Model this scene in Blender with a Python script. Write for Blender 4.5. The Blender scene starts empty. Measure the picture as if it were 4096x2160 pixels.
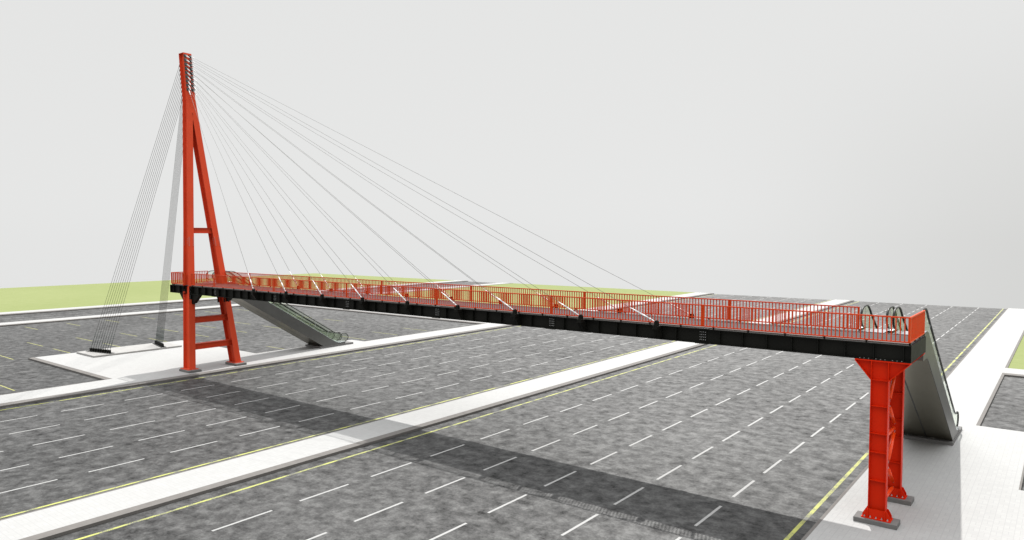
import bpy, bmesh, math, random
from mathutils import Vector, Matrix
random.seed(7)
sc = bpy.context.scene
COL = sc.collection
PI = math.pi

# ------------------------------------------------------------------ materials
def new_mat(name):
    m = bpy.data.materials.new(name); m.use_nodes = True
    nt = m.node_tree; nt.nodes.clear()
    out = nt.nodes.new('ShaderNodeOutputMaterial')
    b = nt.nodes.new('ShaderNodeBsdfPrincipled')
    nt.links.new(b.outputs[0], out.inputs[0])
    return m, nt, b
def N(nt, t, **kw):
    n = nt.nodes.new(t)
    for k, v in kw.items(): setattr(n, k, v)
    return n
def noise(nt, vec, scale, detail=6, rough=.6, dim='3D'):
    n = N(nt, 'ShaderNodeTexNoise'); n.inputs['Scale'].default_value = scale
    n.inputs['Detail'].default_value = detail; n.inputs['Roughness'].default_value = rough
    nt.links.new(vec, n.inputs['Vector']); return n.outputs['Fac']
def ramp(nt, fac, stops):
    r = N(nt, 'ShaderNodeValToRGB'); e = r.color_ramp.elements
    while len(e) < len(stops): e.new(.5)
    for i, (p, c) in enumerate(stops):
        e[i].position = p; e[i].color = (c[0], c[1], c[2], 1)
    nt.links.new(fac, r.inputs[0]); return r.outputs[0]
def math_(nt, op, a, b=None, c=None):
    n = N(nt, 'ShaderNodeMath', operation=op)
    for i, v in enumerate((a, b, c)):
        if v is None: continue
        if isinstance(v, (int, float)): n.inputs[i].default_value = v
        else: nt.links.new(v, n.inputs[i])
    return n.outputs[0]
def mixc(nt, fac, a, b, mode='MIX'):
    n = N(nt, 'ShaderNodeMix', data_type='RGBA', blend_type=mode)
    for s, v in ((0, fac), (6, a), (7, b)):
        if isinstance(v, (int, float)): n.inputs[s].default_value = v
        elif isinstance(v, tuple): n.inputs[s].default_value = (v[0], v[1], v[2], 1)
        else: nt.links.new(v, n.inputs[s])
    return n.outputs[2]
def objco(nt): return N(nt, 'ShaderNodeTexCoord').outputs['Object']

def paint(name, col, rough=.45, metal=0., var=.06, scale=1.5, coat=0., spec=.5):
    m, nt, b = new_mat(name); co = objco(nt)
    f = noise(nt, co, scale, 5, .6)
    lo = tuple(c*(1-var) for c in col); hi = tuple(min(1, c*(1+var)) for c in col)
    nt.links.new(ramp(nt, f, [(.3, lo), (.7, hi)]), b.inputs['Base Color'])
    r = noise(nt, co, scale*4, 4, .6)
    nt.links.new(math_(nt, 'MULTIPLY_ADD', r, .12, rough-.06), b.inputs['Roughness'])
    b.inputs['Metallic'].default_value = metal
    b.inputs['Specular IOR Level'].default_value = spec
    if coat: b.inputs['Coat Weight'].default_value = coat; b.inputs['Coat Roughness'].default_value = .2
    return m

def asphalt():
    m, nt, b = new_mat('asphalt'); co = objco(nt)
    f1 = noise(nt, co, 1.25, 9, .78)
    f2 = noise(nt, co, .09, 3, .5)
    f3 = noise(nt, co, 9, 4, .7)
    s = math_(nt, 'ADD', math_(nt, 'MULTIPLY', f1, .86), math_(nt, 'MULTIPLY', f2, .14))
    s = math_(nt, 'ADD', s, math_(nt, 'MULTIPLY_ADD', f3, .16, -.08))
    c = ramp(nt, s, [(.35, ASPH[0]), (.50, ASPH[1]), (.64, ASPH[2])])
    nt.links.new(c, b.inputs['Base Color'])
    b.inputs['Roughness'].default_value = ASPH_R
    nt.links.new(ramp(nt, s, [(.36, (.12,)*3), (.64, (.86,)*3)]), b.inputs['Specular IOR Level'])
    bp = N(nt, 'ShaderNodeBump'); bp.inputs['Strength'].default_value = .15; bp.inputs['Distance'].default_value = .01
    nt.links.new(noise(nt, co, 60, 3, .6), bp.inputs['Height']); nt.links.new(bp.outputs[0], b.inputs['Normal'])
    return m
ASPH = [(.004, .004, .004), (.022, .022, .0217), (.056, .056, .0545)]
ASPH_R = .66

def pavers():
    m, nt, b = new_mat('pavers'); co = objco(nt)
    sp = N(nt, 'ShaderNodeSeparateXYZ'); nt.links.new(co, sp.inputs[0])
    cell = .385
    X = math_(nt, 'DIVIDE', math_(nt, 'ADD', sp.outputs[0], 500.04), cell); Y = math_(nt, 'DIVIDE', math_(nt, 'ADD', sp.outputs[1], 500), cell)
    fx = math_(nt, 'FRACT', X); fy = math_(nt, 'FRACT', Y)
    ix = math_(nt, 'FLOOR', X); iy = math_(nt, 'FLOOR', Y)
    par = math_(nt, 'MODULO', math_(nt, 'ADD', ix, iy), 2)           # 0 / 1
    u = math_(nt, 'ADD', math_(nt, 'MULTIPLY', fx, par), math_(nt, 'MULTIPLY', fy, math_(nt, 'SUBTRACT', 1, par)))
    def edge(v, c): return math_(nt, 'ABSOLUTE', math_(nt, 'SUBTRACT', v, c))
    # distance to nearest joint
    ex = math_(nt, 'SUBTRACT', .5, edge(fx, .5)); ey = math_(nt, 'SUBTRACT', .5, edge(fy, .5)); eu = edge(u, .5)
    d = math_(nt, 'MINIMUM', math_(nt, 'MINIMUM', ex, ey), eu)
    mr = N(nt, 'ShaderNodeMapRange'); mr.inputs[1].default_value = .012; mr.inputs[2].default_value = .04
    nt.links.new(d, mr.inputs[0]); j = mr.outputs[0]
    # tone per brick
    half = math_(nt, 'GREATER_THAN', u, .5)
    cv = N(nt, 'ShaderNodeCombineXYZ'); nt.links.new(ix, cv.inputs[0]); nt.links.new(iy, cv.inputs[1]); nt.links.new(half, cv.inputs[2])
    wn = N(nt, 'ShaderNodeTexWhiteNoise'); nt.links.new(cv.outputs[0], wn.inputs['Vector'])
    tone = ramp(nt, wn.outputs['Value'], [(0, tuple(c*.94 for c in PAV)), (1, PAV)])
    grime = ramp(nt, noise(nt, co, .35, 8, .6), [(.3, (.975, .975, .975)), (.6, (1, 1, 1))])
    c = mixc(nt, 1., tone, grime, 'MULTIPLY')
    c = mixc(nt, j, tuple(x*.84 for x in PAV), c)
    nt.links.new(c, b.inputs['Base Color']); b.inputs['Roughness'].default_value = .75
    b.inputs['Specular IOR Level'].default_value = .3
    bp = N(nt, 'ShaderNodeBump'); bp.inputs['Strength'].default_value = .3; bp.inputs['Distance'].default_value = .006
    nt.links.new(j, bp.inputs['Height']); nt.links.new(bp.outputs[0], b.inputs['Normal'])
    return m
PAV = (.325, .325, .320)

def grass_mat():
    m, nt, b = new_mat('mown_grass'); co = objco(nt)
    f = noise(nt, co, .6, 12, .75); g = noise(nt, co, .03, 3, .5)
    s = math_(nt, 'ADD', math_(nt, 'MULTIPLY', f, .6), math_(nt, 'MULTIPLY', g, .4))
    c = ramp(nt, s, [(.35, (.168, .198, .076)), (.65, (.203, .228, .100))])
    nt.links.new(c, b.inputs['Base Color']); b.inputs['Roughness'].default_value = .95
    b.inputs['Specular IOR Level'].default_value = .1
    return m

def line_paint(name, col, thr, edge=.04):
    """road paint worn through to the asphalt below in patches"""
    m, nt, b = new_mat(name); co = objco(nt)
    w = math_(nt, 'ADD', math_(nt, 'MULTIPLY', noise(nt, co, .9, 3, .5), .4), math_(nt, 'MULTIPLY', noise(nt, co, 26, 6, .8), .6))
    mr = N(nt, 'ShaderNodeMapRange'); mr.inputs[1].default_value = thr; mr.inputs[2].default_value = thr+edge
    nt.links.new(w, mr.inputs[0])
    hue = ramp(nt, noise(nt, co, 5, 4, .6), [(.3, tuple(c*.88 for c in col)), (.7, col)])
    nt.links.new(mixc(nt, mr.outputs[0], (.09, .09, .085), hue), b.inputs['Base Color'])
    b.inputs['Roughness'].default_value = .7
    return m

def concrete(name, col, var=.12, scale=2.):
    m, nt, b = new_mat(name); co = objco(nt)
    f = noise(nt, co, scale, 10, .68)
    c = ramp(nt, f, [(.3, tuple(x*(1-var) for x in col)), (.7, tuple(x*(1+var) for x in col))])
    nt.links.new(c, b.inputs['Base Color']); b.inputs['Roughness'].default_value = .85
    b.inputs['Specular IOR Level'].default_value = .3
    return m

def glass():
    m = bpy.data.materials.new('tinted_glass'); m.use_nodes = True
    nt = m.node_tree; nt.nodes.clear()
    out = N(nt, 'ShaderNodeOutputMaterial'); mx = N(nt, 'ShaderNodeMixShader')
    tr = N(nt, 'ShaderNodeBsdfTransparent'); tr.inputs[0].default_value = (.925, .95, .91, 1)
    gl = N(nt, 'ShaderNodeBsdfGlossy'); gl.inputs['Roughness'].default_value = .03; gl.inputs[0].default_value = (.8, .85, .8, 1)
    fr = N(nt, 'ShaderNodeLayerWeight'); fr.inputs[0].default_value = .25
    nt.links.new(math_(nt, 'MULTIPLY_ADD', math_(nt, 'POWER', fr.outputs['Facing'], 3.), .22, .03), mx.inputs[0]); nt.links.new(tr.outputs[0], mx.inputs[1]); nt.links.new(gl.outputs[0], mx.inputs[2])
    nt.links.new(mx.outputs[0], out.inputs[0]); return m

M = {}
M['asphalt'] = asphalt(); M['pavers'] = pavers(); M['grass'] = grass_mat()
M['white'] = line_paint('white_road_paint', (.29, .29, .285), .30)
M['yellow'] = line_paint('yellow_road_paint', (.36, .375, .09), .472, .03)
M['faded_white'] = line_paint('faded_white_road_paint', (.22, .22, .215), .40, .1)
M['faded_yellow'] = line_paint('faded_yellow_road_paint', (.27, .27, .08), .36, .1)
M['kerb'] = concrete('kerb_stone', (.128, .120, .113))
M['plinth'] = concrete('plinth_concrete', (.135, .132, .128))
M['slab'] = concrete('pale_slab_concrete', (.29, .285, .275))
M['red'] = paint('red_paint', (.54, .018, .002), .42, 0, .05, .7, 0, .08)
M['railing'] = paint('railing_paint', (.54, .048, .007), .40, 0, .05, 1.5, 0, .12)
M['pylon'] = paint('hazed_red_paint', (.62, .066, .024), .5, 0, .07, .5, 0, .12)  # pylon red made paler, haze in the air painted into its colour
M['orange'] = paint('orange_paint', (.78, .055, .004), .3, 0, .04, 1.2, 0, .3)
M['black'] = paint('black_steel', (.0075, .0075, .006), .55, 0, .25, .8, 0, .12)
M['deck'] = concrete('deck_coating', (.040, .033, .033), .08, 3)
M['bolt'] = paint('zinc_bolt', (.42, .42, .42), .35, .7, .1, 3)
M['cable'] = paint('galvanised_cable', (.16, .16, .15), .6, 0, .1, 3, 0, .2)
M['dark_cable'] = paint('dark_cable', (.03, .03, .026), .7, 0, .1, 3, 0, .15)
M['socket'] = paint('white_socket', (.70, .70, .70), .35, .1, .05, 3)
M['lug'] = paint('grey_steel_lug', (.10, .115, .11), .4, .2, .2, 3)
M['steel'] = paint('brushed_steel', (.125, .125, .12), .46, .85, .08, .8)
M['soffit'] = paint('soffit_sheet', (.21, .195, .15), .30, .85, .06, .6)
M['trim'] = paint('bright_trim', (.50, .53, .56), .25, .8, .05, 2)
M['rubber'] = paint('handrail_rubber', (.010, .010, .009), .45, 0, .1, 3, 0, .3)
M['step'] = paint('ribbed_step', (.10, .10, .10), .45, .5, .1, 3)
M['glass'] = glass()

# ------------------------------------------------------------------ helpers
def link(name, bm, mat, parent=None, smooth=False):
    bmesh.ops.recalc_face_normals(bm, faces=bm.faces)
    me = bpy.data.meshes.new(name); bm.to_mesh(me); bm.free()
    o = bpy.data.objects.new(name, me); COL.objects.link(o)
    for mm in (mat if isinstance(mat, list) else [mat]): me.materials.append(M[mm])
    if smooth:
        for p in me.polygons: p.use_smooth = True
    if parent is not None:
        o.parent = parent
        o.matrix_parent_inverse = WORLD[parent.name].inverted()
    WORLD[o.name] = Matrix.Identity(4)
    return o
WORLD = {}
def thing(name, loc, label, cat, group=None):
    o = bpy.data.objects.new(name, None); COL.objects.link(o); o.location = loc
    o.empty_display_size = .3
    o['label'] = label; o['category'] = cat
    if group: o['group'] = group
    WORLD[o.name] = Matrix.Translation(Vector(loc)); return o
def tag(o, label, cat, group=None):
    o['label'] = label; o['category'] = cat
    if group: o['group'] = group
    return o
def struct(o): o['kind'] = 'structure'; return o
def box(bm, x0, x1, y0, y1, z0, z1, mi=0):
    v = [bm.verts.new((x, y, z)) for z in (z0, z1) for x, y in ((x0, y0), (x1, y0), (x1, y1), (x0, y1))]
    for f in ((3, 2, 1, 0), (4, 5, 6, 7), (0, 1, 5, 4), (1, 2, 6, 5), (2, 3, 7, 6), (3, 0, 4, 7)):
        bm.faces.new([v[i] for i in f]).material_index = mi
def hexa(bm, a, b):
    """box between two quads a (bottom) and b (top)"""
    v = [bm.verts.new(p) for p in list(a)+list(b)]
    for f in ((3, 2, 1, 0), (4, 5, 6, 7), (0, 1, 5, 4), (1, 2, 6, 5), (2, 3, 7, 6), (3, 0, 4, 7)):
        bm.faces.new([v[i] for i in f])
def prism(bm, pts, axis, a, b, mi=0):
    """polygon pts extruded along axis from a to b; pts in the other two axes in order"""
    def P(p, t):
        return (t, p[0], p[1]) if axis == 'x' else ((p[0], t, p[1]) if axis == 'y' else (p[0], p[1], t))
    lo = [bm.verts.new(P(p, a)) for p in pts]; hi = [bm.verts.new(P(p, b)) for p in pts]
    n = len(pts)
    bm.faces.new(lo).material_index = mi; bm.faces.new(hi[::-1]).material_index = mi
    for i in range(n): bm.faces.new((lo[i], lo[(i+1) % n], hi[(i+1) % n], hi[i])).material_index = mi
def rod(bm, p, q, r0, r1=None, n=8, mi=0):
    p = Vector(p); q = Vector(q); d = (q-p).normalized(); r1 = r0 if r1 is None else r1
    a = d.orthogonal().normalized(); b = d.cross(a)
    A = []; B = []
    for i in range(n):
        t = 2*PI*i/n; o = a*math.cos(t)+b*math.sin(t)
        A.append(bm.verts.new(p+o*r0)); B.append(bm.verts.new(q+o*r1))
    for i in range(n): bm.faces.new((A[i], A[(i+1) % n], B[(i+1) % n], B[i])).material_index = mi
    bm.faces.new(A[::-1]).material_index = mi; bm.faces.new(B).material_index = mi
def sweep(bm, path, w, h, axis=(1, 0, 0)):
    """rounded strap swept along a path lying in a plane whose normal is axis"""
    ax = Vector(axis); rings = []
    sec = [(math.cos(t)*w, math.sin(t)*h) for t in [2*PI*i/8+PI/8 for i in range(8)]]
    for i, p in enumerate(path):
        p = Vector(p); d = (Vector(path[min(i+1, len(path)-1)])-Vector(path[max(i-1, 0)])).normalized()
        nrm = d.cross(ax)
        rings.append([bm.verts.new(p+ax*a+nrm*b) for a, b in sec])
    for r, s in zip(rings, rings[1:]):
        for i in range(8): bm.faces.new((r[i], r[(i+1) % 8], s[(i+1) % 8], s[i]))
    bm.faces.new(rings[0][::-1]); bm.faces.new(rings[-1])
def bolt(bm, p, d, r=.022, h=.02):
    """a hexagonal head seated in the plate it belongs to (second material slot)"""
    p = Vector(p); d = Vector(d)
    rod(bm, p-d*.002, p+d*h, r, r*.8, 6, mi=1)
def B(): return bmesh.new()

# ------------------------------------------------------------------ the setting
YN, YF = -45., 147.05
XW, XE = -198.5, 45.
bm = B(); box(bm, -134.6, XE, YN, YF, -.6, 0.); struct(link('road', bm, 'asphalt'))
bm = B(); box(bm, XW, XE, YN, YF, -1.4, -.601); struct(link('ground', bm, 'plinth'))
KZ = .14
def pave(rects):
    bm = B()
    for x0, x1, y0, y1 in rects: box(bm, x0, x1, y0, y1, 0.0045, KZ)
    return bm
def kerbs(rects):
    bm = B()
    for x0, x1, y0, y1 in rects: box(bm, x0, x1, y0, y1, 0.0035, KZ+.003)
    return bm
YP = YF
# right pavement with its openings (parking bays and lawn)
struct(link('pavement', pave([(-8.0, -4.45, YN, YP), (-4.45, -1.62, YN, 54.0), (-1.62, XE, YN, 41.38), (-1.62, XE, 47.2, 54.0), (-4.45, XE, 76.6, 79.6)]), 'pavers'))
struct(link('kerb', kerbs([(-8.14, -8.0, YN, YP-.02), (-4.45, -4.24, 54.0, 76.4), (-4.24, XE, 75.62, 76.6), (-4.45, -4.24, 76.4, 76.6), (-4.45, -4.24, 79.6, YP-.02), (-1.62, -1.53, 41.38, 47.2)]), 'kerb'))
# median
struct(link('median', pave([(-35.56, -32.74, YN, YP)]), 'pavers'))
struct(link('kerb', kerbs([(-32.74, -32.15, YN, YP-.02), (-35.68, -35.56, YN, YP-.02)]), 'kerb'))
# left pavement, plaza and escalator apron
struct(link('pavement', pave([(-64.0, -60.80, YN, YP), (-66.25, -64.0, 41.7, 54.2), (-81.55, -64.0, 26.62, 41.7), (-114.0, -64.0, 76.3, 79.6)]), 'pavers'))
struct(link('kerb', kerbs([(-60.80, -59.88, YN, YP-.02), (-64.12, -64.0, YN, 26.1), (-64.12, -64.0, 54.2, 75.45), (-81.62, -64.0, 26.08, 26.62), (-113.5, -64.0, 75.45, 76.3), (-66.37, -66.25, 41.82, 54.2)]), 'kerb'))
# street far left
struct(link('pavement', pave([(-118.3, -115.4, YN, YP), (-134.7, -131.55, YN, YP)]), 'pavers'))
struct(link('kerb', kerbs([(-115.4, -114.4, YN, YP-.02), (-131.55, -130.12, YN, YP-.02), (-118.42, -118.3, YN, YP-.02)]), 'kerb'))
# lawns
bm = B()
box(bm, XW, -134.7, YN, YF, -.6, .12); box(bm, -114.38, -64.0, 79.6, YF, .005, .12); box(bm, -4.24, XE, 79.6, YF, .005, .085)
struct(link('lawn', bm, 'grass'))

# painted markings, thin sheets on the asphalt
def quad(bm, x0, x1, y0, y1, z=.004):
    v = [bm.verts.new(p) for p in ((x0, y0, z), (x1, y0, z), (x1, y1, z), (x0, y1, z))]; bm.faces.new(v)
bm = B()
for x, ph in ((-12.16, .0), (-16.07, .0), (-19.98, .0), (-23.89, .0), (-27.76, .0), (-39.87, .0), (-43.74, .0), (-47.62, .0), (-51.5, .0), (-55.38, .0)):
    y = 28.15-18*4.285
    if x > -39: y += 0.0
    while y < YF-3.2:
        quad(bm, x-.065, x+.065, y+ph, y+ph+2.84); y += 4.285
for x in (-121.6, -125.2):
    y = 36.8-20*4.28
    while y < YF-3.2:
        quad(bm, x-.075, x+.075, y, y+2.84); y += 4.28
struct(link('white_lane_markings', bm, 'white'))
bm = B()
for x in (-8.70, -31.24, -36.33, -59.10): quad(bm, x-.085, x+.085, YN, YF-.1)
struct(link('yellow_edge_lines', bm, 'yellow'))
bm = B()
for x0 in (-111.45, -94.6, -87.1, -70.2):
    for k in range(-13, 9):
        y = 25.15+k*5.13
        if x0 == -70.2 and 24 < y < 42: continue
        if x0 == -87.1 and y < 50: pass
        quad(bm, x0, x0+4.4, y-.06, y+.06); quad(bm, x0-.35, x0, y-.06, y-.0)
struct(link('yellow_bay_markings', bm, 'faded_yellow'))
bm = B()
for x in (-103.5, -98.65, -79.3, -74.35):
    for k in range(-9, 7):
        y = 29.65+k*7.13
        if x > -82 and 25 < y < 42: continue
        if y > 74: continue
        quad(bm, x-.06, x+.06, y, y+1.6)
for y in (68.7, 73.05):
    for k in range(-2, 5):
        x = -93.15+k*8.75
        if x < -66: quad(bm, x, x+1.6, y-.06, y+.06)
struct(link('white_bay_markings', bm, 'faded_white'))

# ------------------------------------------------------------------ concrete plinths
PZ = .334
def plinth(name, x0, x1, y0, y1, label, z1=PZ, cat='plinth', group=None, mat='plinth'):
    bm = B(); box(bm, x0, x1, y0, y1, KZ+.001, z1)
    bmesh.ops.bevel(bm, geom=[e for e in bm.edges], offset=.012, segments=1, affect='EDGES')
    return tag(link(name, bm, mat), label, cat, group)
plinth('concrete_plinth', -6.96, -5.30, 32.49, 33.32, 'grey concrete plinth under the nearer foot of the red end pier', group='concrete plinths under the bridge')
plinth('concrete_plinth', -6.96, -5.30, 35.86, 36.69, 'grey concrete plinth under the farther foot of the red end pier, behind the other', group='concrete plinths under the bridge')
plinth('concrete_plinth', -62.94, -61.10, 31.87, 33.00, 'grey concrete plinth under the upright looking left leg of the red pylon', group='concrete plinths under the bridge')
plinth('concrete_plinth', -63.00, -61.10, 36.36, 37.45, 'grey concrete plinth under the slanting right leg of the red pylon', group='concrete plinths under the bridge')
plinth('escalator_plinth', -7.80, -5.02, 47.8, 52.25, 'concrete plinth at the foot of the escalators beside the red end pier', cat='plinth', group='concrete plinths under the escalators')
plinth('escalator_plinth', -66.35, -63.57, 47.8, 52.25, 'concrete plinth at the foot of the escalators behind the red pylon', cat='plinth', group='concrete plinths under the escalators')
plinth('anchor_slab', -80.87, -76.62, 30.2, 39.17, 'low wide concrete slab carrying both rows of black backstay anchors', z1=.312, cat='concrete slab', mat='slab')

# ------------------------------------------------------------------ the footbridge
YC = 34.6
FB = thing('footbridge', (-35.5, YC, 0), 'long red and black cable-stayed footbridge crossing the roads from a tall red pylon', 'footbridge')
GX0, GX1 = -66.05, -4.975
GZ0, GZ1 = 7.055, 7.765
def part(name, bm, mat, parent=FB, smooth=False, label=None):
    o = link(name, bm, mat, parent, smooth)
    if label: o['label'] = label
    return o

# girders: two welded I sections with stiffeners, splices every 8.9 m
SPL = [-58.42, -49.53, -40.66, -31.77, -22.87, -13.95]
ANC = [-51.86, -47.44, -42.99, -38.53, -34.08, -29.63, -25.18, -20.69, -16.21]
def girder(y0, y1, out):
    """out = outer side (-1 near, +1 far)"""
    segs = [(GX0+.02, -63.42), (-62.40, GX1-.02)]
    bm = B(); yc = (y0+y1)/2
    for a, b in segs:
        box(bm, a, b, y0, y1, GZ1-.035, GZ1); box(bm, a, b, y0, y1, GZ0, GZ0+.035)
        box(bm, a, b, yc-.012, yc+.012, GZ0+.035, GZ1-.035)
        k = 0
        while True:
            x = -5.26-1.115*k; k += 1
            if x < a: break
            if x > b or min(abs(x-s) for s in SPL) < .3: continue
            for s in (-1, 1):
                ya = yc+s*.0125; yb = yc+s*.175
                box(bm, x-.010, x+.010, min(ya, yb), max(ya, yb), GZ0+.0355, GZ1-.0355)
    g = part('girder', bm, 'black')
    for s in SPL:
        yo = yc-.012 if out < 0 else yc+.012
        y_a, y_b = (yo-.016, yo-.001) if out < 0 else (yo+.001, yo+.016)
        bm = B(); box(bm, s-.22, s+.22, y_a, y_b, GZ0+.09, GZ1-.09)
        yf = y_a if out < 0 else y_b
        for i in range(4):
            for j in range(4): bolt(bm, (s-.135+.09*i, yf, GZ0+.17+.123*j), (0, out, 0), .024, .022)
        part('web_splice_plate', bm, ['black', 'bolt'], g)
        for za, zb, zf, dz in ((GZ1+.001, GZ1+.016, GZ1+.016, 1), (GZ0-.016, GZ0-.001, GZ0-.016, -1)):
            bm = B(); box(bm, s-.34, s+.34, y0-.004, y1+.004, za, zb)
            for i in range(8):
                for yy in (y0+.05, y1-.05): bolt(bm, (s-.30+.085*i, yy, zf), (0, 0, dz), .022, .02)
            part('flange_splice_plate', bm, ['black', 'bolt'], g)
    return g
g_near = girder(32.75, 33.15, -1)
g_far = girder(36.06, 36.46, 1)
for x0, x1 in ((GX1-.02, GX1), (GX0, GX0+.02)):
    bm = B(); box(bm, x0, x1, 32.75, 36.46, GZ0, GZ1); part('end_plate', bm, 'black')
# cross beams under the floor
k = 0
while True:
    x = -5.9-2.23*k; k += 1
    if x < GX0+.4: break
    if abs(x+62.95) < .7: continue
    bm = B(); box(bm, x-.08, x+.08, 33.166, 36.044, GZ1-.05, GZ1-.03); box(bm, x-.08, x+.08, 33.166, 36.044, GZ0+.24, GZ0+.26)
    box(bm, x-.008, x+.008, 33.166, 36.044, GZ0+.26, GZ1-.05); part('cross_beam', bm, 'black')
# floor
bm = B()
box(bm, GX0+.05, GX1-.05, 33.17, 36.04, GZ1-.028, GZ1+.035)
part('walkway_floor', bm, 'deck')
bm = B(); box(bm, GX0+.05, GX1-.05, 33.02, 33.165, GZ1+.001, GZ1+.05); part('kick_strip', bm, 'kerb')
bm = B(); box(bm, GX0+.05, GX1-.05, 36.05, 36.2, GZ1+.001, GZ1+.05); part('kick_strip', bm, 'kerb')

# railings
RB, RT = 7.865, 8.93
def railing(x0, x1, y, posts=True):
    """one panel along X"""
    bm = B()
    box(bm, x0, x1, y-.03, y+.03, RT-.055, RT); box(bm, x0, x1, y-.025, y+.025, RB, RB+.05)
    pw = .085
    box(bm, x0, x0+pw, y-.027, y+.027, RB+.0505, RT-.0555); box(bm, x1-pw, x1, y-.027, y+.027, RB+.0505, RT-.0555)
    n = max(1, round((x1-x0-pw)/.168)); st = (x1-x0-pw)/n
    for i in range(1, n):
        x = x0+pw/2+st*i; box(bm, x-.022, x+.022, y-.016, y+.016, RB+.0505, RT-.0555)
    p = part('railing_panel', bm, 'railing')
    x = -5.04-1.68*0
    k = 0
    while True:
        x = -6.68-1.68*k if k >= 0 else 0; k += 1
        if x < x0: break
        if x > x1: continue
        bb = B()
        box(bb, x-.07, x+.07, y-.045, y+.045, RB-.014, RB-.001); box(bb, x-.03, x+.03, y-.03, y+.03, GZ1+.001, RB-.0145)
        part('railing_bracket', bb, 'black', p)
def railing_y(x, y0, y1):
    bm = B()
    box(bm, x-.03, x+.03, y0, y1, RT-.055, RT); box(bm, x-.025, x+.025, y0, y1, RB, RB+.05)
    for yy in (y0, y1-.07): box(bm, x-.027, x+.027, yy, yy+.07, RB+.0505, RT-.0555)
    n = round((y1-y0-.07)/.168); st = (y1-y0-.07)/n
    for i in range(1, n):
        y = y0+.035+st*i; box(bm, x-.016, x+.016, y-.022, y+.022, RB+.0505, RT-.0555)
    p = part('railing_panel', bm, 'railing')
    for i in range(4):
        y = y0+.06+(y1-y0-.12)*i/3; bb = B()
        box(bb, x-.045, x+.045, y-.07, y+.07, RB-.014, RB-.001); box(bb, x-.03, x+.03, y-.03, y+.03, GZ1+.001, RB-.0145)
        part('railing_bracket', bb, 'black', p)
yn_, yf_ = 32.87, 36.34
cuts = [-5.035, -13.95, -22.87, -31.77, -40.68, -49.6, -58.5]
for a, b in zip(cuts[1:], cuts): railing(a+.003, b-.003, yn_)
railing(-62.42, cuts[-1]-.003, yn_); railing(-66.0, -63.42, yn_)
cutf = [-7.70, -13.95, -22.87, -31.9, -40.85, -49.78, -58.6]
for a, b in zip(cutf[1:], cutf): railing(a+.003, b-.003, yf_)
railing(-62.72, cutf[-1]-.003, yf_)
railing_y(-5.065, yn_+.033, 36.50); railing_y(-65.97, yn_+.033, 36.46)

# ------------------------------------------------------------------ pylon
def leg_geo(side, z):
    """centre x, centre y, half depth of a pylon leg at height z"""
    xc = -62.24-.1275*(z-PZ)
    t = (z-PZ)/(25.1-PZ)
    yb, yt = (32.475, 34.475) if side < 0 else (36.96, 34.725)
    yc = yb+(yt-yb)*t
    if z < 7.5: hd = .555-.03*z/7.5
    elif z < 13: hd = .525-.115*(z-7.5)/5.5
    else: hd = .41
    return xc, yc, hd
FW = .285    # half width of the flanges
FT = .03
def section_pts(xc, yc, hd):
    return {'f+': [(xc+hd-FT, yc-FW), (xc+hd, yc-FW), (xc+hd, yc+FW), (xc+hd-FT, yc+FW)],
            'f-': [(xc-hd, yc-FW), (xc-hd+FT, yc-FW), (xc-hd+FT, yc+FW), (xc-hd, yc+FW)],
            'w': [(xc-hd+FT, yc-.02), (xc+hd-FT, yc-.02), (xc+hd-FT, yc+.02), (xc-hd+FT, yc+.02)]}
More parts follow.
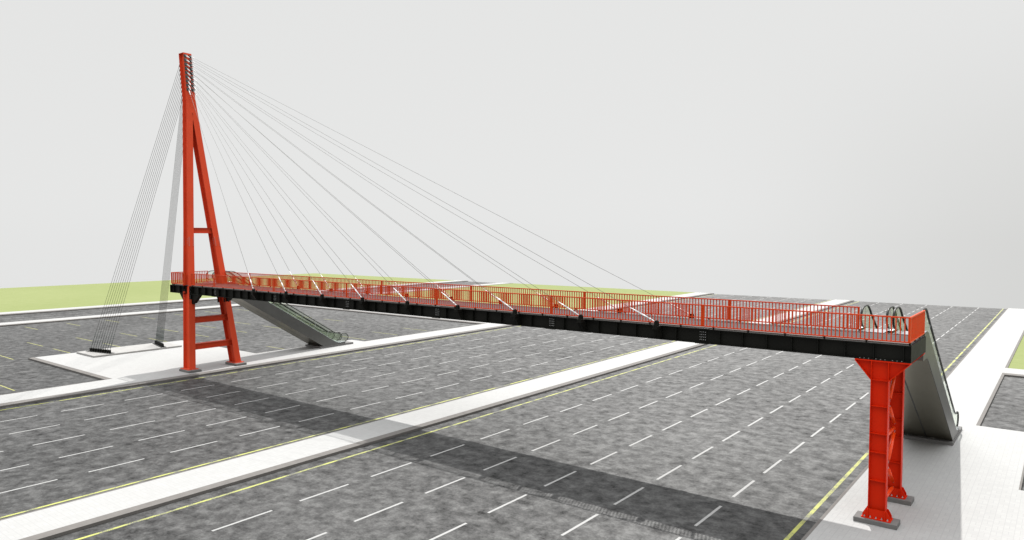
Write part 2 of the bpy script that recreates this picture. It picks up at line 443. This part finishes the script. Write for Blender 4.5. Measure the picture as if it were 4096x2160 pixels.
for side in (-1, 1):
    zs = [PZ+.05, 4, 7.5, 10, 13, 18, 22, 25.1]
    bm = B()
    for key in ('f+', 'f-', 'w'):
        rings = []
        for z in zs:
            rings.append([bm.verts.new((p[0], p[1], z)) for p in section_pts(*leg_geo(side, z))[key]])
        for r, s in zip(rings, rings[1:]):
            for i in range(4): bm.faces.new((r[i], r[(i+1) % 4], s[(i+1) % 4], s[i]))
        bm.faces.new(rings[0][::-1]); bm.faces.new(rings[-1])
    for zc in (2.27, 4.65, 7.5, 12.8):
        for i in range(4):
            z = zc-.2+.13*i; gx, gy, gh = leg_geo(side, z)
            bolt(bm, (gx+gh-.2, gy-.02, z), (0, -1, 0), .022, .02)
            if side < 0: bolt(bm, (gx+gh-.1, gy-.02, z), (0, -1, 0), .022, .02)
    for i in range(14):
        z = 6.2+.12*i; gx, gy, gh = leg_geo(side, z); bolt(bm, (gx-gh+FT, gy-.2, z), (1, 0, 0), .02, .02)
    za, zb = 11.35, 12.25
    for i in range(8):
        z = za+.07+(zb-za-.14)*i/7; gx, gy, gh = leg_geo(side, z)
        bolt(bm, (gx-gh+FT, gy-.2, z), (1, 0, 0), .028, .025)
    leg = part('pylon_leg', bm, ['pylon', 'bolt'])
    xc, yc, hd = leg_geo(side, PZ)
    bm = B(); box(bm, xc-hd-.18, xc+hd+.18, yc-FW-.20, yc+FW+.20, PZ+.001, PZ+.048)
    for i in range(7):
        for yy in (yc-FW-.12, yc+FW+.12): bolt(bm, (xc-hd-.1+(2*hd+.2)*i/6, yy, PZ+.048), (0, 0, 1), .03, .05)
    for i in range(3):
        for xx in (xc-hd-.1, xc+hd+.1): bolt(bm, (xx, yc-.2+.2*i, PZ+.048), (0, 0, 1), .03, .05)
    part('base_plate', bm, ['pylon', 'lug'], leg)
    # bolted splice of the leg
    ga, gb = leg_geo(side, za), leg_geo(side, zb)
    bm = B()
    a = [(ga[0]+ga[2]+.001, ga[1]-FW+.01, za), (ga[0]+ga[2]+.014, ga[1]-FW+.01, za), (ga[0]+ga[2]+.014, ga[1]+FW-.01, za), (ga[0]+ga[2]+.001, ga[1]+FW-.01, za)]
    b = [(gb[0]+gb[2]+.001, gb[1]-FW+.01, zb), (gb[0]+gb[2]+.014, gb[1]-FW+.01, zb), (gb[0]+gb[2]+.014, gb[1]+FW-.01, zb), (gb[0]+gb[2]+.001, gb[1]+FW-.01, zb)]
    hexa(bm, a, b)
    for i in range(8):
        z = za+.07+(zb-za-.14)*i/7; gx, gy, gh = leg_geo(side, z)
        for s in (-1, 1): bolt(bm, (gx+gh+.014, gy+s*.2, z), (1, 0, 0), .034, .03)
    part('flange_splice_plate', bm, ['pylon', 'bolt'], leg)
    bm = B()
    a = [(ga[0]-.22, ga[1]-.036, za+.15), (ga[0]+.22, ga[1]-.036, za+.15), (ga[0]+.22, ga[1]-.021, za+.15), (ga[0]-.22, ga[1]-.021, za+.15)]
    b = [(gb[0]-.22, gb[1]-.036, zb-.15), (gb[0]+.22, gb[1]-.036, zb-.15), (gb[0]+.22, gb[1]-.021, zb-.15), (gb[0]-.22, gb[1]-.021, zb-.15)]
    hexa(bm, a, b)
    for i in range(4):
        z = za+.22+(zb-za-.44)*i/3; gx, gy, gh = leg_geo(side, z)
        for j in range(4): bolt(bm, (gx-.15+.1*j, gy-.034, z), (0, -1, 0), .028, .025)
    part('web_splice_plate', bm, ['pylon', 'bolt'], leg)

# crossbeams between the legs
for zc, h in ((2.26, .52), (4.65, .53), (12.80, .51)):
    bm = B(); g1 = leg_geo(-1, zc); g2 = leg_geo(1, zc)
    xc = g1[0]+.02; y0 = g1[1]+.021; y1 = g2[1]-.021; z0, z1 = zc-h/2, zc+h/2
    hw = min(g1[2]-FT-.01, .30)
    box(bm, xc-hw, xc+hw, y0, y1, z1-.03, z1); box(bm, xc-hw, xc+hw, y0, y1, z0, z0+.03)
    box(bm, xc+.1, xc+.13, y0, y1, z0+.03, z1-.03)
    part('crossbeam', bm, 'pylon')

# head of the pylon, where all the stays land
HY0, HY1 = 34.20, 35.00
def head_x(z): return -62.24-.1275*(z-PZ)
zs = [25.0, 29.33]
bm = B()
def slab(bm, fx0, fx1, y0, y1, z0=25.0, z1=29.33):
    a = [(head_x(z0)+fx0, y0, z0), (head_x(z0)+fx1, y0, z0), (head_x(z0)+fx1, y1, z0), (head_x(z0)+fx0, y1, z0)]
    b = [(head_x(z1)+fx0, y0, z1), (head_x(z1)+fx1, y0, z1), (head_x(z1)+fx1, y1, z1), (head_x(z1)+fx0, y1, z1)]
    hexa(bm, a, b)
slab(bm, .385, .415, HY0, HY1); slab(bm, -.415, -.385, HY0, HY1)
slab(bm, -.384, .384, HY0+.23, HY0+.26); slab(bm, -.384, .384, HY1-.26, HY1-.23)
slab(bm, -.414, .414, HY0+.001, HY1-.001, 29.331, 29.36)
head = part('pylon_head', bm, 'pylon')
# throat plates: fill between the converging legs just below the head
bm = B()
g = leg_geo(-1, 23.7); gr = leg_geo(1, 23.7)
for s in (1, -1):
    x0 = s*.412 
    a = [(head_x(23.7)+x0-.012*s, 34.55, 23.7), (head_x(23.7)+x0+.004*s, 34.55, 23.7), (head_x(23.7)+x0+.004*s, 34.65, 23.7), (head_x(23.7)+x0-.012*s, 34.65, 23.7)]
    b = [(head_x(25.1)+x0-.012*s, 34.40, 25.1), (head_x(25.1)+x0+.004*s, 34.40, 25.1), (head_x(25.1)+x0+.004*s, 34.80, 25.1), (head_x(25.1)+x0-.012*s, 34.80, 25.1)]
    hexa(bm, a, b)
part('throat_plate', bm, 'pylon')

# haunches joining the girders to the legs
for side, yc in ((-1, 32.95), (1, 36.26)):
    gx, gy, gh = leg_geo(side, 6.9)
    xr = gx+gh+.012; xl = gx-gh-.012
    bm = B()
    box(bm, xr, xr+.03, yc-.2, yc+.2, 6.12, GZ1-.001)
    prism(bm, [(xr+.0305, GZ0-.001), (xr+.0305, 6.14), (xr+.62, 6.14), (xr+.66, 6.25), (xr+1.66, GZ0-.001)], 'y', yc-.012, yc+.012)
    hexa(bm, [(xr+.66, yc-.15, 6.235), (xr+1.66, yc-.15, GZ0-.021), (xr+1.66, yc+.15, GZ0-.021), (xr+.66, yc+.15, 6.235)],
         [(xr+.66, yc-.15, 6.255), (xr+1.66, yc-.15, GZ0-.001), (xr+1.66, yc+.15, GZ0-.001), (xr+.66, yc+.15, 6.255)])
    for i in range(13): bolt(bm, (xr+.03, yc-.13, 6.2+.121*i), (1, 0, 0), .03, .03)
    part('haunch', bm, ['black', 'bolt'])
    bm = B()
    prism(bm, [(xl-.0305, GZ0-.001), (xl-.0305, 6.0), (xl-1.05, GZ0-.001)], 'y', yc-.012, yc+.012)
    box(bm, xl-.03, xl, yc-.2, yc+.2, 6.0, GZ1-.001)
    part('haunch', bm, 'black')

# ------------------------------------------------------------------ stays
ZH = [29.05-.392*k for k in range(9)]
def lug(bm, p, d, r=.14, t=.03, gap=.06, base=.2):
    """pair of rounded ears pointing along d around the pin p"""
    p = Vector(p); d = Vector(d).normalized(); s = Vector((0, 1, 0)); up = d.cross(s).normalized()
    for sg in (-1, 1):
        pts = []
        for i in range(9):
            t_ = -PI/2+PI*i/8; pts.append(p+up*math.sin(t_)*r+d*math.cos(t_)*r)
        pts += [p-d*base+up*r, p-d*base-up*r]
        o0 = s*(sg*gap); o1 = s*(sg*(gap+t))
        A = [bm.verts.new(q+o0) for q in pts]; Bv = [bm.verts.new(q+o1) for q in pts]
        bm.faces.new(A); bm.faces.new(Bv[::-1])
        for i in range(len(pts)): bm.faces.new((A[i], A[(i+1) % len(pts)], Bv[(i+1) % len(pts)], Bv[i]))
    rod(bm, p-s*(gap+t+.02), p+s*(gap+t+.02), .035, n=8)
for side in (-1, 1):
    for k in range(9):
        xa = ANC[8-k]; ya = 32.50 if side < 0 else 36.71
        yh = YC+side*.235; zh = ZH[k]; xh = head_x(zh)+.415+.13
        pa = Vector((xa, ya, 7.93)); ph = Vector((xh, yh, zh)); d = (ph-pa).normalized()
        bm = B(); rod(bm, pa+d*1.62, ph-d*.68, .0105, n=6)
        st = part('stay_cable', bm, 'cable', smooth=True)
        bm = B(); rod(bm, pa, pa+d*.34, .022); rod(bm, pa+d*.34, pa+d*.42, .05, .05); rod(bm, pa+d*.42, pa+d*1.0, .034, .046); rod(bm, pa+d*1.0, pa+d*1.66, .046, .018)
        part('turnbuckle', bm, 'socket', st, True)
        bm = B(); rod(bm, ph, ph-d*.28, .035, .045); rod(bm, ph-d*.28, ph-d*.62, .055, .045); rod(bm, ph-d*.62, ph-d*.72, .05, .02)
        part('socket', bm, 'socket', st, True)
        # deck anchor: outrigger bracket with ears
        bm = B()
        yg = 32.75 if side < 0 else 36.46; o = side
        y0, y1 = sorted((yg-o*.0, ya+o*.17))
        box(bm, xa-.16, xa+.16, y0, y1, GZ1-.03, GZ1+.0); box(bm, xa-.16, xa+.16, y0, y1, GZ1-.17, GZ1-.15)
        box(bm, xa-.13, xa+.13, y0+.01, y1-.01, GZ1-.149, GZ1-.031)
        yw = 32.94 if side < 0 else 36.27
        for xo in (-.12, .12):
            prism(bm, [(yw, GZ1-.171), (ya+o*.15, GZ1-.171), (yg+o*.02, GZ0+.06), (yw, GZ0+.06)], 'x', xa+xo-.01, xa+xo+.01)
        hexa(bm, [(xa-.12, yg+o*.02, GZ0+.05), (xa+.12, yg+o*.02, GZ0+.05), (xa+.12, yg+o*.035, GZ0+.05), (xa-.12, yg+o*.035, GZ0+.05)],
             [(xa-.12, ya+o*.15, GZ1-.172), (xa+.12, ya+o*.15, GZ1-.172), (xa+.12, ya+o*.165, GZ1-.172), (xa-.12, ya+o*.165, GZ1-.172)])
        lug(bm, pa, (0, 0, 1), .105, .028, .05, .165)
        part('anchor_bracket', bm, 'black', st)
        bm = B(); fx = head_x(zh)+.416
        box(bm, fx, fx+.02, yh-.14, yh+.14, zh-.15, zh+.15)
        lug(bm, ph, (1, 0, 0), .10, .03, .05, .108)
        for a in (-1, 1):
            for b in (-1, 1): bolt(bm, (fx+.02, yh+a*.11, zh+b*.12), (1, 0, 0), .02, .02)
        part('head_bracket', bm, ['lug', 'lug'], st)
# backstays
ZB = [28.58-.40*k for k in range(9)]
for side in (-1, 1):
    pts = []
    for k in range(9):
        t = k/8
        if side < 0: pts.append(Vector((-80.12+2.96*t, 31.28+.63*t, .56)))
        else: pts.append(Vector((-80.05+2.96*t, 37.97-.68*t, .56)))
    a, b = pts[0].copy(), pts[-1].copy(); u = (b-a).normalized(); w = Vector((-u.y, u.x, 0))
    a = a-u*.42; b = b+u*.42; z0, z1 = .3125, .345
    bm = B()
    qa = [a-w*.27, b-w*.27, b+w*.27, a+w*.27]
    hexa(bm, [(q.x, q.y, z0) for q in qa], [(q.x, q.y, z1) for q in qa])
    for k in range(10):
        for s in (-1, 1):
            q = pts[0]+u*(.37*(k-.5))+w*.2*s; bolt(bm, (q.x, q.y, z1), (0, 0, 1), .028, .04)
    part('anchor_plate', bm, ['black', 'bolt'])
    for k in range(9):
        pa = pts[k]; zh = ZB[k]; yh = YC+side*.235; xh = head_x(zh)-.415-.11
        ph = Vector((xh, yh, zh)); d = (ph-pa).normalized()
        bm = B(); rod(bm, pa+d*2.0, ph-d*.5, .0145, n=6)
        st = part('backstay_cable', bm, 'dark_cable', smooth=True)
        bm = B(); rod(bm, pa, pa+d*.3, .025); rod(bm, pa+d*.3, pa+d*.8, .025, .045); rod(bm, pa+d*.8, pa+d*1.35, .045, .022); rod(bm, pa+d*1.4, pa+d*1.95, .03, .03)
        rod(bm, pa+d*1.34, pa+d*1.40, .04, .04); rod(bm, pa+d*1.95, pa+d*2.02, .036, .036)
        part('turnbuckle', bm, 'lug', st, True)
        bm = B(); rod(bm, ph, ph-d*.3, .03, .04); rod(bm, ph-d*.3, ph-d*.52, .045, .02); part('socket', bm, 'lug', st, True)
        bm = B()
        lug(bm, pa, (0, 0, 1), .13, .03, .05, .2145)
        part('ground_lug', bm, 'black', st)
        bm = B(); fx = head_x(zh)-.416
        box(bm, fx-.02, fx, yh-.12, yh+.12, zh-.13, zh+.13); lug(bm, ph, (-1, 0, 0), .085, .03, .045, .088)
        part('head_bracket', bm, ['lug', 'lug'], st)

# ------------------------------------------------------------------ end pier
CX0, CX1 = -6.455, -5.775
for yc, zst in ((32.9, (6.22, 5.12, 3.96, 3.16, 1.96)), (36.28, (6.22, 5.11, 3.92, 3.11, 1.92))):
    y0, y1 = yc-.18, yc+.18
    bm = B(); zb = PZ+.05
    box(bm, CX0, CX0+.03, y0, y1, zb, 6.22); box(bm, CX1-.03, CX1, y0, y1, zb, 6.22)
    box(bm, CX0+.03, CX1-.03, yc-.012, yc+.012, zb, 6.22)
    for z in zst[1:]:
        for s in (-1, 1):
            a, b = sorted((yc+s*.0125, yc+s*.165)); box(bm, CX0+.031, CX1-.031, a, b, z-.012, z+.012)
    col = part('pier_column', bm, 'red')
    # flared cap
    bm = B()
    prism(bm, [(CX0, 6.221), (CX1, 6.221), (-5.02, 7.0), (-7.06, 7.0)], 'y', yc-.012, yc+.012)
    box(bm, -7.09, -5.0, y0, y1, 7.005, 7.05)
    for xs, xe_, dr in ((CX0, -7.06, -1), (CX1, -5.02, 1)):
        hexa(bm, [(xs, y0, 6.20), (xs, y1, 6.20), (xe_+dr*.03, y1, 6.985), (xe_+dr*.03, y0, 6.985)],
             [(xs-dr*.03, y0, 6.225), (xs-dr*.03, y1, 6.225), (xe_-dr*.0, y1, 7.004), (xe_-dr*.0, y0, 7.004)])
    for xs in (CX0+.015, CX1-.015):
        for s in (-1, 1):
            a, b = sorted((yc+s*.0125, yc+s*.175)); box(bm, xs-.013, xs+.013, a, b, 6.235, 7.004)
    for s in (-1, 1):
        a, b = sorted((yc+s*.0125, yc+s*.165)); box(bm, CX0+.05, CX1-.05, a, b, 6.21, 6.234)
    for xg in (-6.9, -6.73, -6.56, -6.28, -6.11, -5.94, -5.66, -5.49, -5.32):
        for yy in (yc-.12, yc+.12): rod(bm, (xg, yy, 7.0), (xg, yy, GZ0+.058), .022, .02, 6, 1)
    part('flared_cap', bm, ['red', 'bolt'], col)
    # base shoe
    bm = B(); bx0, bx1, by0, by1 = -6.68, -5.56, yc-.29, yc+.37
    by1 = yc+.29
    box(bm, bx0, bx1, by0, by1, PZ+.001, PZ+.046)
    zt = .74
    for yy in (y0-.022, y1+.002):
        prism(bm, [(bx0+.03, PZ+.047), (bx0+.03, .50), (bx0+.16, zt), (bx1-.16, zt), (bx1-.03, .50), (bx1-.03, PZ+.047)], 'y', yy, yy+.02)
    for xs in (CX0+.015, CX1-.015):
        for a, b in ((by0+.015, y0-.023), (y1+.023, by1-.015)):
            hexa(bm, [(xs-.012, a, PZ+.047), (xs+.012, a, PZ+.047), (xs+.012, b, PZ+.047), (xs-.012, b, PZ+.047)],
                 [(xs-.012, a+.02 if a < yc else a, zt-.02), (xs+.012, a+.02 if a < yc else a, zt-.02), (xs+.012, b, zt-.02), (xs-.012, b, zt-.02)])
    part('base_shoe', bm, 'red', col)
    for i in range(5):
        for yy in (by0+.06, by1-.06): bb = B(); bolt(bb, (bx0+.12+(bx1-bx0-.24)*i/4, yy, PZ+.046), (0, 0, 1), .036, .035); rod(bb, (bx0+.12+(bx1-bx0-.24)*i/4, yy, PZ+.08), (bx0+.12+(bx1-bx0-.24)*i/4, yy, PZ+.12), .018, n=6); part('anchor_bolt', bb, ['bolt', 'bolt'], col)
# tubular bracing between the two columns
BX = -6.08
ya, yb = 33.09, 36.09
def tube(p, q, name='brace_tube'):
    p = Vector(p); q = Vector(q); d = (q-p).normalized(); bm = B()
    rod(bm, p+d*.2, q-d*.2, .075, n=14)
    t = part(name, bm, 'orange', smooth=True)
    for e in t.data.edges: pass
    for f in t.data.polygons:
        if len(f.vertices) > 4: f.use_smooth = False
    for e, s in ((p, 1), (q, -1)):
        bm = B()
        a = e; b = e+d*s*.24; up = Vector((1, 0, 0)).cross(d).normalized()*.045
        hexa(bm, [a-up-Vector((.008, 0, 0)), a-up+Vector((.008, 0, 0)), b-up+Vector((.008, 0, 0)), b-up-Vector((.008, 0, 0))],
             [a+up-Vector((.008, 0, 0)), a+up+Vector((.008, 0, 0)), b+up+Vector((.008, 0, 0)), b+up-Vector((.008, 0, 0))])
        for i in range(2): bolt(bm, e+d*s*(.07+.08*i)+Vector((.008, 0, 0)), (1, 0, 0), .026, .03)
        part('gusset_plate', bm, ['red', 'bolt'], t)
ym = (ya+yb)/2
for z0, z1 in ((.98, 3.44), (3.68, 6.25)):
    zm = (z0+z1)/2-.06
    tube((BX, ya, z0), (BX, ym-.06, zm-.06)); tube((BX, ym+.06, zm+.06), (BX, yb, z1))
    tube((BX, ya, z1), (BX, ym-.06, zm+.06)); tube((BX, ym+.06, zm-.06), (BX, yb, z0))
    bm = B(); box(bm, BX-.012, BX+.012, ym-.22, ym+.22, zm-.2, zm+.2)
    part('centre_gusset', bm, 'red')
for z in (.80, 3.56): tube((BX, ya, z), (BX, yb, z))

# ------------------------------------------------------------------ escalators
S = -.602
def T(y): return 4.18+S*(y-43.93)
def SO(y): return 2.90+S*(y-43.93)
def RL(y): return 5.19+S*(y-43.93)
def arc(p0, p1, p2, n=6):
    """quadratic curve"""
    return [tuple((1-t)**2*a+2*t*(1-t)*b+t*t*c for a, b, c in zip(p0, p1, p2)) for t in [i/n for i in range(n+1)]]
EZ = GZ1+.06
def escalator(xc, label):
    e = thing('escalator', (xc, 51.0, PZ), label, 'escalator', 'escalators down from the footbridge')
    W = .672
    ytop = 43.93+(7.86-4.18)/S; ybot = 43.93+(.50-4.18)/S; ys = 43.93+(6.62-2.90)/S; yg = 43.93+(PZ+.002-2.90)/S
    prof_top = [(36.50, 7.86)]+arc((ytop-.45, 7.86), (ytop, 7.86), (ytop+.45, T(ytop+.45)))+arc((ybot-.4, T(ybot-.4)), (ybot, .50), (ybot+.45, .50))+[(51.15, .50)]
    prof_bot = [(51.15, PZ+.002), (yg, PZ+.002)]+arc((ys+.4, SO(ys+.4)), (ys, 6.62), (ys-.4, 6.62))+[(36.50, 6.62)]
    # side claddings
    bm = B()
    for s in (-1, 1):
        a, b = sorted((s*(W-.03), s*W)); prism(bm, prof_top+prof_bot, 'x', xc+a, xc+b)
    part('side_cladding', bm, 'steel', e)
    # soffit sheet closing the underside
    bm = B(); pb = prof_bot[1:]; x0, x1 = xc-W+.031, xc+W-.031
    lo = [(p[0], p[1]) for p in pb]; up = [(p[0], p[1]+.03) for p in pb][::-1]
    prism(bm, [(p[0]+.0, p[1]+.004) for p in lo]+up, 'x', x0, x1); part('soffit', bm, 'soffit', e)
    bm = B(); box(bm, x0, x1, 36.50, 36.53, 6.65, 7.80); part('end_panel', bm, 'steel', e)
    # trims along cladding edges
    for s in (-1, 1):
        bm = B(); xx = xc+s*(W-.045)
        sweep(bm, [(xx, p[0], p[1]+.022) for p in prof_top], .05, .022); part('edge_trim', bm, 'trim', e, True)
    # steps: sawtooth ribbon
    pts = [(36.6, EZ-.02), (37.5, EZ-.02)]
    y, z = 37.5, EZ-.02; L = .4
    n = int((50.0-37.5)/L); y1, z1 = 50.1, .47; dz = (EZ-.02-.47)/n; dy = (50.1-37.5)/n
    for i in range(n): z -= dz; pts += [(y+.01, z)]; y += dy; pts += [(y, z)]
    pts += [(51.1, .47)]
    bm = B(); x0, x1 = xc-.50, xc+.50; t = .05
    top = [[bm.verts.new((x, p[0], p[1])) for x in (x0, x1)] for p in pts]
    for a, b in zip(top, top[1:]): bm.faces.new((a[0], a[1], b[1], b[0]))
    part('steps', bm, 'step', e)
    for ya_, yb_, z in ((35.98, 37.3, EZ+.012), (50.35, 51.35, .505)):
        bm = B(); box(bm, xc-.50, xc+.50, ya_, yb_, z-.03, z); part('landing_plate', bm, 'trim', e)
    # balustrades
    rail = [(36.86, 7.97), (36.62, 8.04), (36.44, 8.22), (36.38, 8.42), (36.44, 8.62), (36.60, 8.79), (36.82, 8.88), (37.1, 8.90)]
    ytr = 43.93+(8.92-5.19)/S; rail += arc((ytr-.15, 8.905), (ytr+.25, 8.90), (ytr+.85, RL(ytr+.85)), 6)
    ybr = 43.93+(1.46-5.19)/S
    rail += arc((ybr-.7, RL(ybr-.7)), (ybr-.1, 1.47), (ybr+.55, 1.46), 7)
    rail += [(50.95, 1.47), (51.2, 1.45), (51.45, 1.35), (51.60, 1.18), (51.66, .98), (51.60, .78), (51.45, .63), (51.22, .56)]
    for s in (-1, 1):
        xx = xc+s*.545
        gl = B()
        base = [(36.86, 7.885)]+[(p[0], p[1]+.045) for p in prof_top[1:]]
        base = [p for p in base if p[0] < 51.2]
        poly = rail+[(51.2, .545)]+base[::-1]
        prism(gl, poly, 'x', xx-.006, xx+.006)
        bmesh.ops.triangulate(gl, faces=[f for f in gl.faces if len(f.verts) > 4])
        bl = part('balustrade_glass', gl, 'glass', e)
        bm = B(); sweep(bm, [(xx, p[0], p[1]) for p in rail], .052, .038); part('handrail', bm, 'rubber', bl, True)
        for i in range(8):
            yj = 37.25 if i == 0 else 38.9+(i-1)*1.64
            zb = (T(yj)+.05) if yj > ytop+.3 else 7.9
            zt = zb+.93; 
            dy = .56*.93 if yj > ytop+.3 else 0
            y_t = yj+dy*.55; z_t = min(RL(y_t)-.02, 8.88) if yj > ytop+.3 else 8.88
            bm = B(); rod(bm, (xx, yj, zb), (xx, y_t, z_t), .011, n=6); part('glass_joint', bm, 'trim', bl)
    return e
def copy_tree(o, parent=None, dx=0):
    c = o.copy(); COL.objects.link(c)
    if parent is not None:
        c.parent = parent; c.matrix_parent_inverse = o.matrix_parent_inverse.copy()
    for ch in KIDS.get(o.name, []): copy_tree(ch, c)
    return c
e0 = escalator(-5.74, 'outer escalator beside the red end pier, on the side of the lawn and white pavement')
KIDS = {}
for o in list(COL.objects):
    if o.parent is not None: KIDS.setdefault(o.parent.name, []).append(o)
for dx, lab in ((-1.36, 'inner escalator beside the red end pier, the one next to the road'),
                (-58.55, 'escalator behind the red pylon whose grey flank faces the wide road'),
                (-59.91, 'escalator behind the red pylon on the side of the yellow marked parking lot')):
    c = copy_tree(e0); c.location.x += dx; c['label'] = lab

# ------------------------------------------------------------------ light, sky, camera
sun_dir = Vector((-.25, .675, 1.)).normalized()          # towards the sun
elev = math.asin(sun_dir.z); az = math.atan2(sun_dir.x, sun_dir.y)
L = bpy.data.lights.new('sun', 'SUN'); L.energy = 5.0; L.angle = math.radians(.6); L.color = (1., .975, .94)
so = bpy.data.objects.new('sun', L); COL.objects.link(so)
so.rotation_euler = sun_dir.to_track_quat('Z', 'Y').to_euler(); so.location = (-30, 60, 60)
w = bpy.data.worlds.new('World'); sc.world = w; w.use_nodes = True
nt = w.node_tree; nt.nodes.clear()
out = N(nt, 'ShaderNodeOutputWorld'); bg = N(nt, 'ShaderNodeBackground'); nt.links.new(bg.outputs[0], out.inputs[0])
tc = N(nt, 'ShaderNodeTexCoord'); sep = N(nt, 'ShaderNodeSeparateXYZ'); nt.links.new(tc.outputs['Generated'], sep.inputs[0])
sky = N(nt, 'ShaderNodeTexSky', sky_type='NISHITA'); sky.sun_disc = False
sky.sun_elevation = elev; sky.sun_rotation = az
bw = N(nt, 'ShaderNodeRGBToBW'); nt.links.new(sky.outputs[0], bw.inputs[0])
# pale even overcast: bright all round, a little dimmer low towards +Y/+X
mx = N(nt, 'ShaderNodeMapRange', interpolation_type='SMOOTHSTEP'); mx.inputs[1].default_value = -.42; mx.inputs[2].default_value = .02
nt.links.new(sep.outputs[0], mx.inputs[0])
mz = N(nt, 'ShaderNodeMapRange', interpolation_type='SMOOTHSTEP'); mz.inputs[1].default_value = .30; mz.inputs[2].default_value = -.02
nt.links.new(sep.outputs[2], mz.inputs[0])
dim = math_(nt, 'MULTIPLY', mx.outputs[0], mz.outputs[0])
grey = mixc(nt, dim, (.765, .768, .762), (.650, .652, .640))
haze = math_(nt, 'MULTIPLY', bw.outputs[0], .004)
zn = N(nt, 'ShaderNodeMapRange', interpolation_type='SMOOTHSTEP'); zn.inputs[1].default_value = .46; zn.inputs[2].default_value = .85
nt.links.new(sep.outputs[2], zn.inputs[0])
grey = mixc(nt, zn.outputs[0], grey, (2.6, 2.62, 2.64))     # thin bright overcast, brightest overhead
cmb = mixc(nt, 1., grey, haze, 'ADD')
nt.links.new(cmb, bg.inputs[0]); bg.inputs[1].default_value = 1.0

cam = bpy.data.cameras.new('camera'); co = bpy.data.objects.new('camera', cam); COL.objects.link(co)
cam.sensor_width = 36; cam.sensor_fit = 'HORIZONTAL'; cam.lens = 36*2858/4096
cam.clip_start = .1; cam.clip_end = 2000
co.location = (0, 0, 12.2)
co.rotation_euler = (math.radians(90-2.6444), 0, math.radians(37.9963))
sc.camera = co
sc.view_settings.view_transform = 'Standard'; sc.view_settings.look = 'None'
sc.view_settings.exposure = 0; sc.view_settings.gamma = 1
